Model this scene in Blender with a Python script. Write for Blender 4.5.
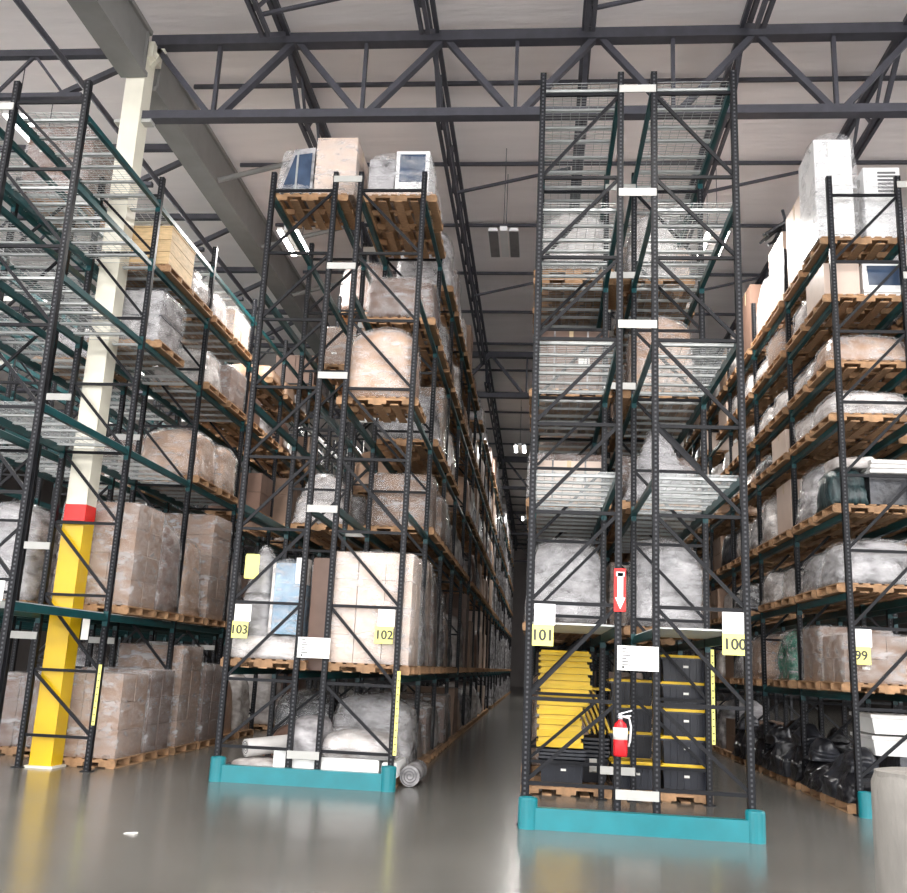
import bpy, math, random
from mathutils import Vector, Matrix, noise
for o in list(bpy.data.objects): bpy.data.objects.remove(o)
scene = bpy.context.scene
COL = scene.collection
rnd = random.Random(7)

# ------------------------------------------------------------------ camera
CAM_H = 1.6
F_PX = 936.83
RW = Matrix(((0.99522841, 0.02429112, -0.09450051),
             (0.08637353, 0.23119143, 0.96906663),
             (0.04538742, -0.97260499, 0.22799017)))      # rows: world axes seen from the camera (x right, y down, z forward)
cd = bpy.data.cameras.new('camera'); cam = bpy.data.objects.new('camera', cd); COL.objects.link(cam)
right = RW @ Vector((1, 0, 0)); up = RW @ Vector((0, -1, 0)); back = RW @ Vector((0, 0, -1))
m = Matrix((right, up, back)).transposed().to_4x4(); m.translation = (0, 0, CAM_H)
cam.matrix_world = m
cd.sensor_fit = 'HORIZONTAL'; cd.sensor_width = 36; cd.lens = F_PX / 907 * 36
cd.clip_start = 0.05; cd.clip_end = 300
scene.camera = cam

# ------------------------------------------------------------------ world, exposure
w = bpy.data.worlds.new('world'); scene.world = w; w.use_nodes = True
w.node_tree.nodes['Background'].inputs[0].default_value = (1.0, 0.99, 0.995, 1)
w.node_tree.nodes['Background'].inputs[1].default_value = 3.6
vs = scene.view_settings
vs.view_transform = 'Standard'; vs.look = 'None'; vs.gamma = 1; vs.exposure = 0.76; vs.use_curve_mapping = False
LAMP_W = 210          # one aisle fixture
BAY_W = 170           # one fixture of the staging area

# ------------------------------------------------------------------ helpers
def S(r, g, b):
    def f(c):
        c /= 255.0
        return c / 12.92 if c <= .04045 else ((c + .055) / 1.055) ** 2.4
    return (f(r), f(g), f(b), 1)

class MB:
    def __init__(s): s.v = []; s.f = []; s.sm = False
    def box(s, x0, x1, y0, y1, z0, z1):
        n = len(s.v)
        s.v += [(x0,y0,z0),(x1,y0,z0),(x1,y1,z0),(x0,y1,z0),(x0,y0,z1),(x1,y0,z1),(x1,y1,z1),(x0,y1,z1)]
        s.f += [(n,n+3,n+2,n+1),(n+4,n+5,n+6,n+7),(n,n+1,n+5,n+4),(n+1,n+2,n+6,n+5),(n+2,n+3,n+7,n+6),(n+3,n,n+4,n+7)]
        return s
    def hexa(s, b, t):
        n = len(s.v); s.v += list(b) + list(t)
        s.f += [(n,n+3,n+2,n+1),(n+4,n+5,n+6,n+7),(n,n+1,n+5,n+4),(n+1,n+2,n+6,n+5),(n+2,n+3,n+7,n+6),(n+3,n,n+4,n+7)]
        return s
    def frust(s, x0, x1, y0, y1, z0, z1, d):
        return s.hexa([(x0+d,y0+d,z0),(x1-d,y0+d,z0),(x1-d,y1-d,z0),(x0+d,y1-d,z0)], [(x0,y0,z1),(x1,y0,z1),(x1,y1,z1),(x0,y1,z1)])
    def bar(s, p, q, a, b=None, upv=(0,0,1)):
        b = b or a; p = Vector(p); q = Vector(q); d = (q-p).normalized(); u = Vector(upv)
        if abs(d.dot(u)) > .98: u = Vector((0,1,0))
        r = d.cross(u).normalized() * (a/2); t = r.cross(d).normalized() * (b/2)
        return s.hexa([tuple(p-r-t), tuple(p+r-t), tuple(p+r+t), tuple(p-r+t)], [tuple(q-r-t), tuple(q+r-t), tuple(q+r+t), tuple(q-r+t)])
    def tube(s, pts, r, n=8, cap=True):
        pts = [Vector(p) for p in pts]; base = len(s.v); k = len(pts); pu = None
        rr = r if isinstance(r, (list, tuple)) else [r]*k
        for i, p in enumerate(pts):
            d = (pts[min(i+1,k-1)] - pts[max(i-1,0)]).normalized()
            u = pu or (Vector((0,0,1)) if abs(d.z) < .9 else Vector((1,0,0)))
            a = d.cross(u).normalized(); b = a.cross(d).normalized(); pu = b
            for j in range(n):
                t = 2*math.pi*j/n
                s.v.append(tuple(p + a*math.cos(t)*rr[i] + b*math.sin(t)*rr[i]))
        for i in range(k-1):
            for j in range(n):
                s.f.append((base+i*n+j, base+i*n+(j+1)%n, base+(i+1)*n+(j+1)%n, base+(i+1)*n+j))
        if cap:
            s.f.append(tuple(base+j for j in range(n))[::-1]); s.f.append(tuple(base+(k-1)*n+j for j in range(n)))
        return s
    def lathe(s, prof, n=20, c=(0,0,0)):
        base = len(s.v); k = len(prof)
        for r, z in prof:
            for j in range(n):
                t = 2*math.pi*j/n; s.v.append((c[0]+r*math.cos(t), c[1]+r*math.sin(t), c[2]+z))
        for i in range(k-1):
            for j in range(n):
                s.f.append((base+i*n+j, base+i*n+(j+1)%n, base+(i+1)*n+(j+1)%n, base+(i+1)*n+j))
        s.f.append(tuple(base+j for j in range(n))[::-1]); s.f.append(tuple(base+(k-1)*n+j for j in range(n)))
        return s
    def mesh(s, name, smooth=False):
        me = bpy.data.meshes.new(name); me.from_pydata(s.v, [], s.f); me.update()
        if smooth or s.sm:
            me.polygons.foreach_set('use_smooth', [True]*len(me.polygons))
        return me

def obj(name, mesh, mat=None, parent=None, loc=(0,0,0), rz=0.0, smooth=False, rot=None, scale=None):
    if isinstance(mesh, MB): mesh = mesh.mesh(name, smooth)
    if mat is not None and not mesh.materials: mesh.materials.append(mat)
    o = bpy.data.objects.new(name, mesh); COL.objects.link(o)
    o.location = loc
    o.rotation_euler = rot if rot else (0, 0, rz)
    if scale: o.scale = scale
    if parent: o.parent = parent
    return o
def tag(o, label, cat, group=None):
    o['label'] = label; o['category'] = cat
    if group: o['group'] = group
    return o
def thing(name, label, cat, loc=(0,0,0), rz=0.0, group=None):
    o = bpy.data.objects.new(name, None); COL.objects.link(o); o.location = loc; o.rotation_euler = (0,0,rz)
    o.empty_display_size = .1
    return tag(o, label, cat, group)
def struct(o): o['kind'] = 'structure'; return o
def stuff(o): o['kind'] = 'stuff'; return o

# ------------------------------------------------------------------ materials
def pm(name, col, rough=.5, metal=0., var=.12, scale=6., bump=0., bscale=30., rand=0., spec=.5, stretch=(1,1,1), alpha=None, dark=None):
    mt = bpy.data.materials.new(name); mt.use_nodes = True
    N = mt.node_tree.nodes; L = mt.node_tree.links; p = N['Principled BSDF']
    tc = N.new('ShaderNodeTexCoord'); mp = N.new('ShaderNodeMapping'); L.new(tc.outputs['Object'], mp.inputs[0]); mp.inputs['Scale'].default_value = stretch
    nz = N.new('ShaderNodeTexNoise'); nz.inputs['Scale'].default_value = scale; nz.inputs['Detail'].default_value = 4
    L.new(mp.outputs[0], nz.inputs['Vector'])
    rp = N.new('ShaderNodeValToRGB'); L.new(nz.outputs[0], rp.inputs[0])
    c0 = dark or tuple(c*(1-var*1.6) for c in col[:3]) + (1,); c1 = tuple(min(1, c*(1+var)) for c in col[:3]) + (1,)
    rp.color_ramp.elements[0].color = c0; rp.color_ramp.elements[1].color = c1
    rp.color_ramp.elements[0].position = .3; rp.color_ramp.elements[1].position = .7
    out = rp.outputs[0]
    if rand:
        oi = N.new('ShaderNodeObjectInfo'); mr = N.new('ShaderNodeMapRange'); L.new(oi.outputs['Random'], mr.inputs[0])
        mr.inputs['To Min'].default_value = 1-rand; mr.inputs['To Max'].default_value = 1+rand
        hs = N.new('ShaderNodeHueSaturation'); L.new(out, hs.inputs['Color']); L.new(mr.outputs[0], hs.inputs['Value']); out = hs.outputs[0]
    L.new(out, p.inputs['Base Color'])
    p.inputs['Roughness'].default_value = rough; p.inputs['Metallic'].default_value = metal; p.inputs['Specular IOR Level'].default_value = spec
    if bump:
        n2 = N.new('ShaderNodeTexNoise'); n2.inputs['Scale'].default_value = bscale; n2.inputs['Detail'].default_value = 5
        L.new(mp.outputs[0], n2.inputs['Vector'])
        bp = N.new('ShaderNodeBump'); bp.inputs['Strength'].default_value = bump; bp.inputs['Distance'].default_value = .03
        L.new(n2.outputs[0], bp.inputs['Height']); L.new(bp.outputs[0], p.inputs['Normal'])
    if alpha:
        n3 = N.new('ShaderNodeTexNoise'); n3.inputs['Scale'].default_value = 5; n3.inputs['Detail'].default_value = 6
        L.new(mp.outputs[0], n3.inputs['Vector'])
        mr = N.new('ShaderNodeMapRange'); L.new(n3.outputs[0], mr.inputs[0]); mr.inputs['From Min'].default_value = .35; mr.inputs['From Max'].default_value = .7
        mr.inputs['To Min'].default_value = alpha[0]; mr.inputs['To Max'].default_value = alpha[1]; L.new(mr.outputs[0], p.inputs['Alpha'])
    return mt

def emit(name, col, st):
    mt = bpy.data.materials.new(name); mt.use_nodes = True; N = mt.node_tree.nodes; p = N['Principled BSDF']
    p.inputs['Base Color'].default_value = col; p.inputs['Emission Color'].default_value = col; p.inputs['Emission Strength'].default_value = st
    return mt

def post_material():
    mt = pm('post_steel', S(22,23,27), .42, 0, .15, 8, spec=.16)
    N = mt.node_tree.nodes; L = mt.node_tree.links; p = N['Principled BSDF']
    tc = N.new('ShaderNodeTexCoord'); sx = N.new('ShaderNodeSeparateXYZ'); L.new(tc.outputs['Object'], sx.inputs[0])
    def math_(op, a, b):
        n = N.new('ShaderNodeMath'); n.operation = op
        for i, v in enumerate((a, b)):
            if isinstance(v, (int, float)): n.inputs[i].default_value = v
            else: L.new(v, n.inputs[i])
        return n.outputs[0]
    md = math_('MODULO', sx.outputs['Z'], .052); hz = math_('LESS_THAN', md, .024)
    ax = math_('ABSOLUTE', sx.outputs['X'], 0); hx = math_('LESS_THAN', ax, .011)
    hole = math_('MULTIPLY', hz, hx)
    mx = N.new('ShaderNodeMix'); mx.data_type = 'RGBA'; L.new(hole, mx.inputs['Factor'])
    src = p.inputs['Base Color'].links[0].from_socket
    L.new(src, mx.inputs[6]); mx.inputs[7].default_value = S(74,75,79); L.new(mx.outputs[2], p.inputs['Base Color'])
    return mt

M = {}
M['post'] = post_material()
M['brace'] = pm('brace_steel', S(24,25,29), .4, 0, .15, 8, spec=.16)
M['teal'] = pm('teal_beam', S(12,66,70), .38, 0, .15, 5, spec=.35)
M['guard'] = pm('guard_teal', S(6,116,126), .3, 0, .08, 4)
M['galv'] = pm('galvanised', S(170,174,174), .35, .4, .08, 12)
M['chan'] = pm('deck_channel', S(196,200,200), .35, .2, .05, 12)
M['spacer'] = pm('spacer_white', S(176,176,172), .4, 0, .04, 5)
M['sheet'] = pm('deck_sheet', S(226,232,230), .4, 0, .05, 4)
M['wood'] = pm('pallet_wood', S(166,130,96), .75, 0, .22, 9, .25, 60, .22, stretch=(1,6,1))
M['crate'] = pm('crate_wood', S(214,184,140), .7, 0, .12, 6, .15, 50, .08, stretch=(1,1,5))
M['carton'] = pm('carton', S(146,120,102), .6, 0, .08, 3, .06, 14, .14)
M['carton_pale'] = pm('carton_pale', S(206,186,172), .45, 0, .05, 3, .06, 14, .08)
M['carton_brown'] = pm('carton_brown', S(112,88,76), .5, 0, .1, 3, .06, 14, .1)
M['tape'] = pm('tape', S(198,176,140), .3, 0, .05, 5)
M['paper'] = pm('paper_label', S(236,234,228), .5, 0, .04, 5)
M['film'] = pm('stretch_film', S(232,232,234), .16, 0, .04, 6, .8, 7, alpha=(.05,.42), stretch=(1,1,2.2))
M['w_white'] = pm('wrap_white', S(206,202,200), .25, 0, .25, 3.5, .9, 6, .08, stretch=(1,1,1.8), dark=S(150,140,135))
M['w_grey'] = pm('wrap_grey', S(168,166,168), .25, 0, .3, 3.5, .9, 6, .15, stretch=(1,1,1.8), dark=S(84,82,84))
M['w_dark'] = pm('wrap_dark', S(58,60,66), .28, 0, .4, 3.5, .8, 6, .25, dark=S(20,20,24))
M['w_tan'] = pm('wrap_tan', S(176,150,130), .3, 0, .2, 3, .6, 5, .1, stretch=(1,1,1.5), dark=S(160,126,102))
M['w_brown'] = pm('wrap_brown', S(116,92,80), .32, 0, .2, 3, .6, 5, .1, dark=S(92,68,58))
M['w_blue'] = pm('wrap_blue', S(140,176,200), .22, 0, .2, 3, .6, 5, .05, dark=S(86,124,152))
M['w_green'] = pm('wrap_green', S(62,132,110), .25, 0, .3, 5, .9, 8, .05, dark=S(18,76,62))
M['w_teal'] = pm('wrap_darkgreen', S(44,64,66), .3, 0, .4, 7, .8, 9, .05, stretch=(3,3,.6), dark=S(16,26,30))
M['bag'] = pm('black_bag', S(30,30,34), .28, 0, .3, 6, 1.0, 9, .25, dark=S(16,16,19))
M['fabric'] = pm('white_fabric', S(214,212,210), .6, 0, .08, 5, .4, 10, .05)
M['foam'] = pm('white_foam', S(240,240,238), .5, 0, .03, 5)
M['black'] = pm('tote_black', S(36,39,48), .38, 0, .2, 5, rand=.1)
M['yellow'] = pm('lid_yellow', S(224,186,26), .4, 0, .05, 4, rand=.06)
M['sign_yellow'] = pm('sign_yellow', S(240,236,130), .45, 0, .03, 3)
M['sign_white'] = pm('sign_white', S(244,244,240), .4, 0, .02, 3)
M['print_pale'] = pm('print_pale', S(240,238,214), .5, 0, .02, 3)
M['ink'] = pm('ink', S(50,52,50), .5, 0, .05, 5)
M['inkgrey'] = pm('ink_grey', S(96,96,98), .5, 0, .05, 5)
M['red'] = pm('red_enamel', S(196,24,34), .25, 0, .06, 4)
M['redmark'] = pm('red_paint', S(226,32,26), .4, 0, .05, 4)
M['colyellow'] = pm('column_yellow', S(222,182,12), .35, 0, .04, 3)
M['cream'] = pm('column_cream', S(226,222,206), .45, 0, .04, 3)
M['girder'] = pm('girder_grey', S(128,127,125), .5, 0, .06, 3)
M['truss'] = pm('truss_dark', S(68,68,76), .55, .1, .12, 6)
M['roof'] = pm('roof_lining', S(246,239,238), .55, 0, .03, 1.2, .5, 3, stretch=(.4,2.2,1))
M['wall'] = pm('wall_panel', S(112,106,104), .7, 0, .05, 1)
M['floor'] = pm('polished_concrete', S(102,101,97), .2, 0, .10, .8, .05, 5, spec=.5)
M['steel'] = pm('bright_steel', S(200,200,204), .25, .8, .05, 8)
M['hose'] = pm('hose_black', S(30,30,32), .5, 0, .1, 8)
M['lens'] = emit('lamp_lens', (1, .97, .93, 1), 14)
M['lensoff'] = pm('lens_off', S(126,124,126), .35, 0, .08, 6)
M['screen'] = pm('dark_glass', S(64,80,104), .12, 0, .2, 4)
M['appl'] = pm('appliance_white', S(232,232,232), .3, 0, .03, 4)
M['drum'] = pm('grey_drum', S(118,115,110), .6, 0, .14, 5, .4, 12, stretch=(1.5,1.5,.5))

# ------------------------------------------------------------------ shell
struct(obj('floor', MB().box(-30, 24, -18, 92, -.2, 0), M['floor']))
struct(obj('ceiling', MB().box(-30, 24, -18, 92, 11.62, 11.75), M['roof']))
struct(obj('wall_far', MB().box(-30, 24, 90, 90.3, 0, 11.62), M['wall']))
struct(obj('wall_left', MB().box(-30.3, -30, 20, 90, 0, 11.62).box(-30.3, -30, -18, 20, 0, 2.5), M['wall']))  # front stretch cut low, an added unseen opening that lets world light in
struct(obj('wall_right', MB().box(24, 24.3, 20, 90, 0, 11.62).box(24, 24.3, -18, 20, 0, 2.5), M['wall']))  # same added opening at the front, shaped to brighten the ceiling

# roof purlins along X
pmesh = MB().box(-6.4, 24, -.025, .025, -.03, .04).mesh('purlin'); pmesh.materials.append(M['truss'])
for k in range(-2, 26):
    o = obj('roof_purlin', pmesh, None, None, (0, 11.75+2.7*k, 11.53))
    tag(o, 'thin dark steel purlin running crosswise under the white roof lining', 'purlin', 'roof purlins')

# joist girders along X
GY = [-2.5, 13.0, 28.5, 44.0, 59.5, 75.0]
def joist_girder(y, lab):
    t = thing('joist_girder', lab, 'truss', (0, y, 0), 0, 'joist girders')
    obj('top_chord', MB().box(-6.53, 23.9, -.1, .1, 11.26, 11.44), M['truss'], t)
    obj('bottom_chord', MB().box(-6.53, 23.9, -.09, .09, 9.92, 10.06), M['truss'], t)
    x = -6.6; k = 0
    while x < 21.2:
        xa, xm, xb = x, x+1.21, x+2.42
        for name, p, q, a in (('diagonal', (xa+.1,0,11.3), (xm-.05,0,10.0), .1), ('diagonal', (xb,0,11.3), (xm+.08,0,10.0), .13), ('vertical', (xm,0,11.3), (xm,0,10.0), .055)):
            obj(name, MB().bar(p, q, a, .09), M['truss'], t)
        x = xb; k += 1
ordn = ['first', 'second', 'third', 'fourth', 'fifth', 'sixth', 'seventh', 'eighth', 'ninth', 'tenth', 'eleventh', 'twelfth']
GLAB = ['dark steel joist girder spanning crosswise above the open staging floor', 'deep dark joist girder spanning crosswise from the top of the cream column']
for i, y in enumerate(GY):
    joist_girder(y, GLAB[i] if i < 2 else 'deep dark joist girder, %s one behind the cream column' % ordn[i-2])

# bar joists along Y
JX = [-4.3 + 2.42*i for i in range(8)]
def bar_joist(x, ya, yb, lab, fine):
    t = thing('bar_joist', lab, 'joist', (x, ya, 0), 0, 'bar joists along the aisles')
    ln = yb - ya
    for s in (-1, 1):
        obj('top_chord', MB().box(s*.05-.035, s*.05+.035, 0, ln, 11.38, 11.46), M['truss'], t)
        obj('bottom_chord', MB().box(s*.05-.03, s*.05+.03, .9, ln-.9, 10.68, 10.75), M['truss'], t)
    n = 24; st = (ln-1.8)/n; mb = MB()
    for i in range(n):
        za, zb = (10.72, 11.4) if i % 2 else (11.4, 10.72)
        b = MB().bar((0, .9+i*st, za), (0, .9+(i+1)*st, zb), .045)
        if fine: obj('web_bar', b, M['truss'], t)
        else:
            n0 = len(mb.v); mb.v += b.v; mb.f += [tuple(q+n0 for q in f) for f in b.f]
    for s in (0, 1):
        b = MB().bar((0, .9 if s == 0 else ln-.9, 10.72), (0, .08 if s == 0 else ln-.08, 11.36), .07)
        obj('end_bar', b, M['truss'], t)
    if not fine: stuff(obj('web_bars', mb, M['truss'], t))
for gi in range(len(GY)-1):
    for j, x in enumerate(JX):
        if gi >= 3 and j > 4: continue
        bar_joist(x, GY[gi]+.1, GY[gi+1]-.1, 'dark bar joist along the aisles, %s from the grey girder, %s roof span' % (ordn[j], ordn[gi]), gi in (0, 1) and j < 5)

# bridging struts between joists
for gi, y in ((0, 11.6), (1, 16.9), (1, 22.2)):
    for j in range(5):
        if (gi + j) % 2: continue
        o = obj('bridging_strut', MB().bar((JX[j], y, 10.75), (JX[j]+2.3, y+.1, 11.35), .05), M['truss'])
        tag(o, 'slanted dark bridging strut between two bar joists', 'strut', 'bridging struts')

# grey main girder along Y, with the column
def main_girder(ya, yb, lab):
    t = thing('main_girder', lab, 'girder', (-6.7, ya, 0), 0, 'grey main girder segments')
    ln = yb - ya
    obj('web', MB().box(-.17, .17, 0, ln, 10.68, 11.36), M['girder'], t)
    obj('bottom_flange', MB().box(-.22, .22, 0, ln, 10.6, 10.68), M['girder'], t)
    obj('top_flange', MB().box(-.22, .22, 0, ln, 11.36, 11.44), M['girder'], t)
    for f in (.08, ln-.12): obj('stiffener', MB().box(-.21, .21, f, f+.02, 10.68, 11.36), M['girder'], t)
main_girder(-18, 12.82, 'pale grey girder reaching the cream column from the staging side')
main_girder(13.18, 28.3, 'pale grey girder running deep from behind the cream column')
main_girder(28.7, 75, 'pale grey girder far beyond the second joist girder')
for y in (16.2, 19.2, 22.0, 25):
    o = obj('girder_brace', MB().tube([(-6.46, y, 10.66), (-4.35, y+.2, 11.34)], .055, 8), M['girder'])
    tag(o, 'pale grey round brace tube rising from the girder to a joist', 'brace', 'girder brace tubes')

def column(x, y, lab):
    t = thing('column', lab, 'column', (x, y, 0))
    h = .155
    obj('shaft', MB().box(-h, h, -h, h, 3.62, 11.0), M['cream'], t)
    obj('red_band', MB().box(-h-.003, h+.003, -h-.003, h+.003, 3.38, 3.63), M['redmark'], t)
    obj('yellow_guard', MB().box(-h-.003, h+.003, -h-.003, h+.003, .03, 3.39), M['colyellow'], t)
    obj('base_plate', MB().box(-.2, .2, -.2, .2, 0, .03), M['cream'], t)
    obj('cap_plate', MB().box(-.17, .25, -.17, .17, 11.0, 11.27), M['cream'], t)
    obj('bracket', MB().hexa([(h,-.05,10.9),(h+.02,-.05,10.9),(h+.02,.05,10.9),(h,.05,10.9)], [(h,-.05,11.22),(h+.22,-.05,11.22),(h+.22,.05,11.22),(h,.05,11.22)]), M['cream'], t)
    obj('seat_angle', MB().box(h, h+.16, -.08, .08, 9.86, 9.92), M['spacer'], t)
    obj('seat_angle', MB().box(-h-.14, -h, -.08, .08, 9.86, 9.92), M['spacer'], t)
column(-6.69, 13.0, 'cream steel column with a red band above its yellow foot')

# left side: bar joists along X
def cross_joist(y, lab):
    t = thing('cross_joist', lab, 'joist', (-7.0, y, 0), 0, 'cross joists left of the grey girder')
    obj('top_chord', MB().box(-16, 0, -.06, .06, 11.08, 11.2), M['truss'], t)
    obj('bottom_chord', MB().box(-16, -.6, -.05, .05, 10.32, 10.4), M['truss'], t)
    obj('end_bar', MB().bar((-1.0, 0, 10.36), (-.05, 0, 10.85), .09), M['truss'], t)
    x = -.9; i = 0
    while x > -7:
        za, zb = (10.36, 11.12) if i % 2 == 0 else (11.12, 10.36)
        obj('web_bar', MB().bar((x, 0, za), (x-.62, 0, zb), .045), M['truss'], t); x -= .62; i += 1
for k in range(-2, 9):
    lab = 'dark bar joist butting the grey girder beside the cream column' if k == 0 else ('dark bar joist butting the grey girder, %s %s the column' % (ordn[abs(k)-1], 'behind' if k > 0 else 'in front of'))
    cross_joist(12.95 + 2.87*k, lab)
o = obj('sprinkler_pipe', MB().tube([(-7.35, -5, 10.25), (-7.35, 75, 10.25)], .05, 8), M['truss'])
tag(o, 'long dark pipe running below the cross joists beside the grey girder', 'pipe')

# ------------------------------------------------------------------ lamps
def fixture(x, y, z, lab, on=True, watts=LAMP_W, wide=False):
    t = thing('high_bay_lamp', lab, 'lamp', (x, y, z), 0, 'high bay lamps')
    obj('housing', MB().box(-.07, .07, -.6, .6, .0, .09), M['appl'], t)
    wd = .12 if not wide else .2
    for s in (-1, 1):
        cx = s*(.07+wd/2+.03)
        obj('reflector', MB().hexa([(cx-wd/2,-.6,.0),(cx+wd/2,-.6,.0),(cx+wd/2,.6,.0),(cx-wd/2,.6,.0)], [(cx-wd/3,-.6,.06),(cx+wd/3,-.6,.06),(cx+wd/3,.6,.06),(cx-wd/3,.6,.06)]), M['appl'], t)
        obj('lens', MB().box(cx-wd/2+.01, cx+wd/2-.01, -.58, .58, -.012, .001), M['lens'] if on else M['lensoff'], t)
    for s in (-1, 1):
        obj('hanger', MB().bar((0, s*.5, .09), (0, s*.5, 11.62-z), .012), M['truss'], t)
    if on:
        ld = bpy.data.lights.new('lamp_light', 'AREA'); ld.shape = 'RECTANGLE'; ld.size = .5; ld.size_y = 1.2; ld.energy = watts; ld.color = (1, .96, .91)
        lo = bpy.data.objects.new('lamp_light', ld); COL.objects.link(lo); lo.parent = t; lo.location = (0, 0, -.03)
    return t
NW = {'104': 'one-oh-four', '105': 'one-oh-five', '103': 'one-oh-three', '102': 'one-oh-two', '101': 'one-oh-one', '100': 'one-hundred', '99': 'ninety-nine', '98': 'ninety-eight'}
AISLES = [(-9.25, 'the aisle beyond rack one-oh-five'), (-5.1, 'the aisle between racks one-oh-four and one-oh-three'), (-.85, 'the aisle between racks one-oh-two and one-oh-one'), (3.2, 'the aisle between racks one-hundred and ninety-nine'), (7.6, 'the aisle beyond rack ninety-eight')]
for ai, (x, an) in enumerate(AISLES):
    for yi, y in enumerate((17.2, 35.0, 52.0)):
        lit = not (ai == 2 and yi == 0)
        fixture(x, y, 10.3 if ai == 0 else 9.8, '%s twin strip lamp, %s along %s' % ('glowing' if lit else 'unlit grey', ordn[yi], an), lit, LAMP_W*(.5 if ai == 2 else 1), not lit)
for y in (14.4, 20.1, 25.9):
    fixture(-9.3, y, 10.6, 'glowing twin strip lamp hung between cross joists above the far left aisle', True, LAMP_W)
    fixture(-13.2, y+2.87, 10.6, 'glowing twin strip lamp over the aisle beyond the far left rack', True, LAMP_W)
for x in (-8, -3.1, 1.75, 6.6):
    for y in (-8, -1, 6):
        fixture(x, y, 9.9, 'glowing twin strip lamp above the open staging floor', True, BAY_W)

# ------------------------------------------------------------------ racks
PITCH = 2.47
PW = .075     # post width (x), PD post depth (y)
PD = .075
def post_mesh(h):
    mb = MB(); t = .012
    # open C section, web towards the viewer's end
    mb.box(-PW/2, PW/2, -PD/2, -PD/2+t, 0, h); mb.box(-PW/2, -PW/2+t, -PD/2, PD/2, 0, h); mb.box(PW/2-t, PW/2, -PD/2, PD/2, 0, h)
    me = mb.mesh('post'); me.materials.append(M['post']); return me
def plate_mesh():
    me = MB().box(-.075, .075, -.065, .065, 0, .012).mesh('base_plate'); me.materials.append(M['brace']); return me
POSTM = {}; PLATE = plate_mesh()
def wire_deck_mesh(dx, dy):
    mb = MB(); r = .0026
    n = int(dy/.062)
    for i in range(n+1):
        y = -dy/2 + dy*i/n; mb.box(-dx/2, dx/2, y-r, y+r, 0, 2*r)
    n = int(dx/.11)
    for i in range(n+1):
        x = -dx/2 + dx*i/n; mb.box(x-r, x+r, -dy/2, dy/2, 2*r, 4*r)
    for s in (-1, 1):
        mb.box(s*dx/2-r, s*dx/2+r, -dy/2, dy/2, -.045, -.045+2*r)
    me = mb.mesh('wire_deck'); me.materials.append(M['galv']); return me
def channel_mesh(dx):
    mb = MB(); mb.box(-dx/2, dx/2, -.028, .028, -.008, 0); mb.box(-dx/2, dx/2, -.028, -.022, -.03, 0); mb.box(-dx/2, dx/2, .022, .028, -.03, 0)
    me = mb.mesh('deck_channel'); me.materials.append(M['chan']); return me
def beam_mesh(ln):
    mb = MB()
    mb.box(-.03, .03, 0, ln, -.1, -.045); mb.box(-.03, .005, 0, ln, -.045, 0)      # stepped profile
    for y0 in (0, ln-.008):
        mb.box(-.035, .035, y0, y0+.008, -.17, .03)
    for y0 in (-.035, ln-.005):
        mb.box(.028, .036, y0, y0+.04, -.17, .03)
    me = mb.mesh('beam'); me.materials.append(M['teal']); return me
BEAM = beam_mesh(PITCH-PW); DECK = None; CHAN = None
FD = .97      # frame depth, post centre to post centre

class Rack: pass
def build_rack(name, label, xl, halves, y0, nb, top, levels, spacers, brace_z0, deck_bays=0, empty_levels=(), fine=4):
    """halves: list of (x_left_post, slope) ; slope +1 '/', -1 '\\' """
    t = thing(name, label, 'pallet rack', (xl, y0, 0), 0, 'double pallet rack rows')
    if top not in POSTM: POSTM[top] = post_mesh(top)
    pmz = POSTM[top]
    hz = [.43, 1.3, 2.33, 3.35, 4.38, 5.42, 6.46, 7.52, top-.3]
    farb = MB(); farbeam = MB()
    for k in range(nb+1):
        y = k*PITCH
        for (hx, sl) in halves:
            for x in (hx, hx+FD):
                obj('post', pmz, None, t, (x, y, 0))
                if k < fine: obj('base_plate', PLATE, None, t, (x, y, 0))
            for i, z in enumerate(hz):
                segs = [('horizontal_brace', (hx+PW/2-.01, y, z), (hx+FD-PW/2+.01, y, z), .032)]
                if i+1 < len(hz):
                    a, b = (hx+.03, y, z+.04), (hx+FD-.03, y, hz[i+1]-.03)
                    if sl < 0: a, b = (hx+FD-.03, y, z+.04), (hx+.03, y, hz[i+1]-.03)
                    segs.append(('diagonal_brace', a, b, .03))
                for nm, p, q, a in segs:
                    if k < fine: obj(nm, MB().bar(p, q, a, .04), M['brace'], t)
                    else: farb.bar(p, q, a, .04)
        if k < 8:
            xs0 = halves[0][0]+FD; xs1 = halves[1][0]
            for z in spacers:
                obj('row_spacer', MB().box(xs0-.02, xs1+.02, y-.055, y-.04, z-.05, z+.05), M['spacer'], t)
    if farb.v: stuff(obj('far_bracing', farb, M['brace'], t))
    nbeam = 0
    for k in range(nb):
        y = k*PITCH + PW/2
        for (hx, sl) in halves:
            for z in levels[1:]:
                for x, sx in ((hx, 1), (hx+FD, -1)):
                    if nbeam < 296:
                        obj('beam', BEAM, None, t, (x, y, z), scale=(-sx, 1, 1)); nbeam += 1
                    else:
                        farbeam.box(x-.03, x+.03, y, y+PITCH-PW, z-.1, z)
    if farbeam.v: stuff(obj('far_beams', farbeam, M['teal'], t))
    global DECK, CHAN
    if DECK is None: DECK = wire_deck_mesh(FD-.03, 1.15); CHAN = channel_mesh(FD-.05)
    for k in range(deck_bays):
        for (hx, sl) in halves:
            for z in levels[1:]:
                if z in empty_levels: continue
                for s in (.06+.575, .06+1.175+.575):
                    d = obj('wire_deck', DECK, None, t, (hx+FD/2, k*PITCH+s, z+.003))
                    for c in (-.42, 0, .42): obj('deck_channel', CHAN, None, d, (0, c, 0))
    return t

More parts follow.
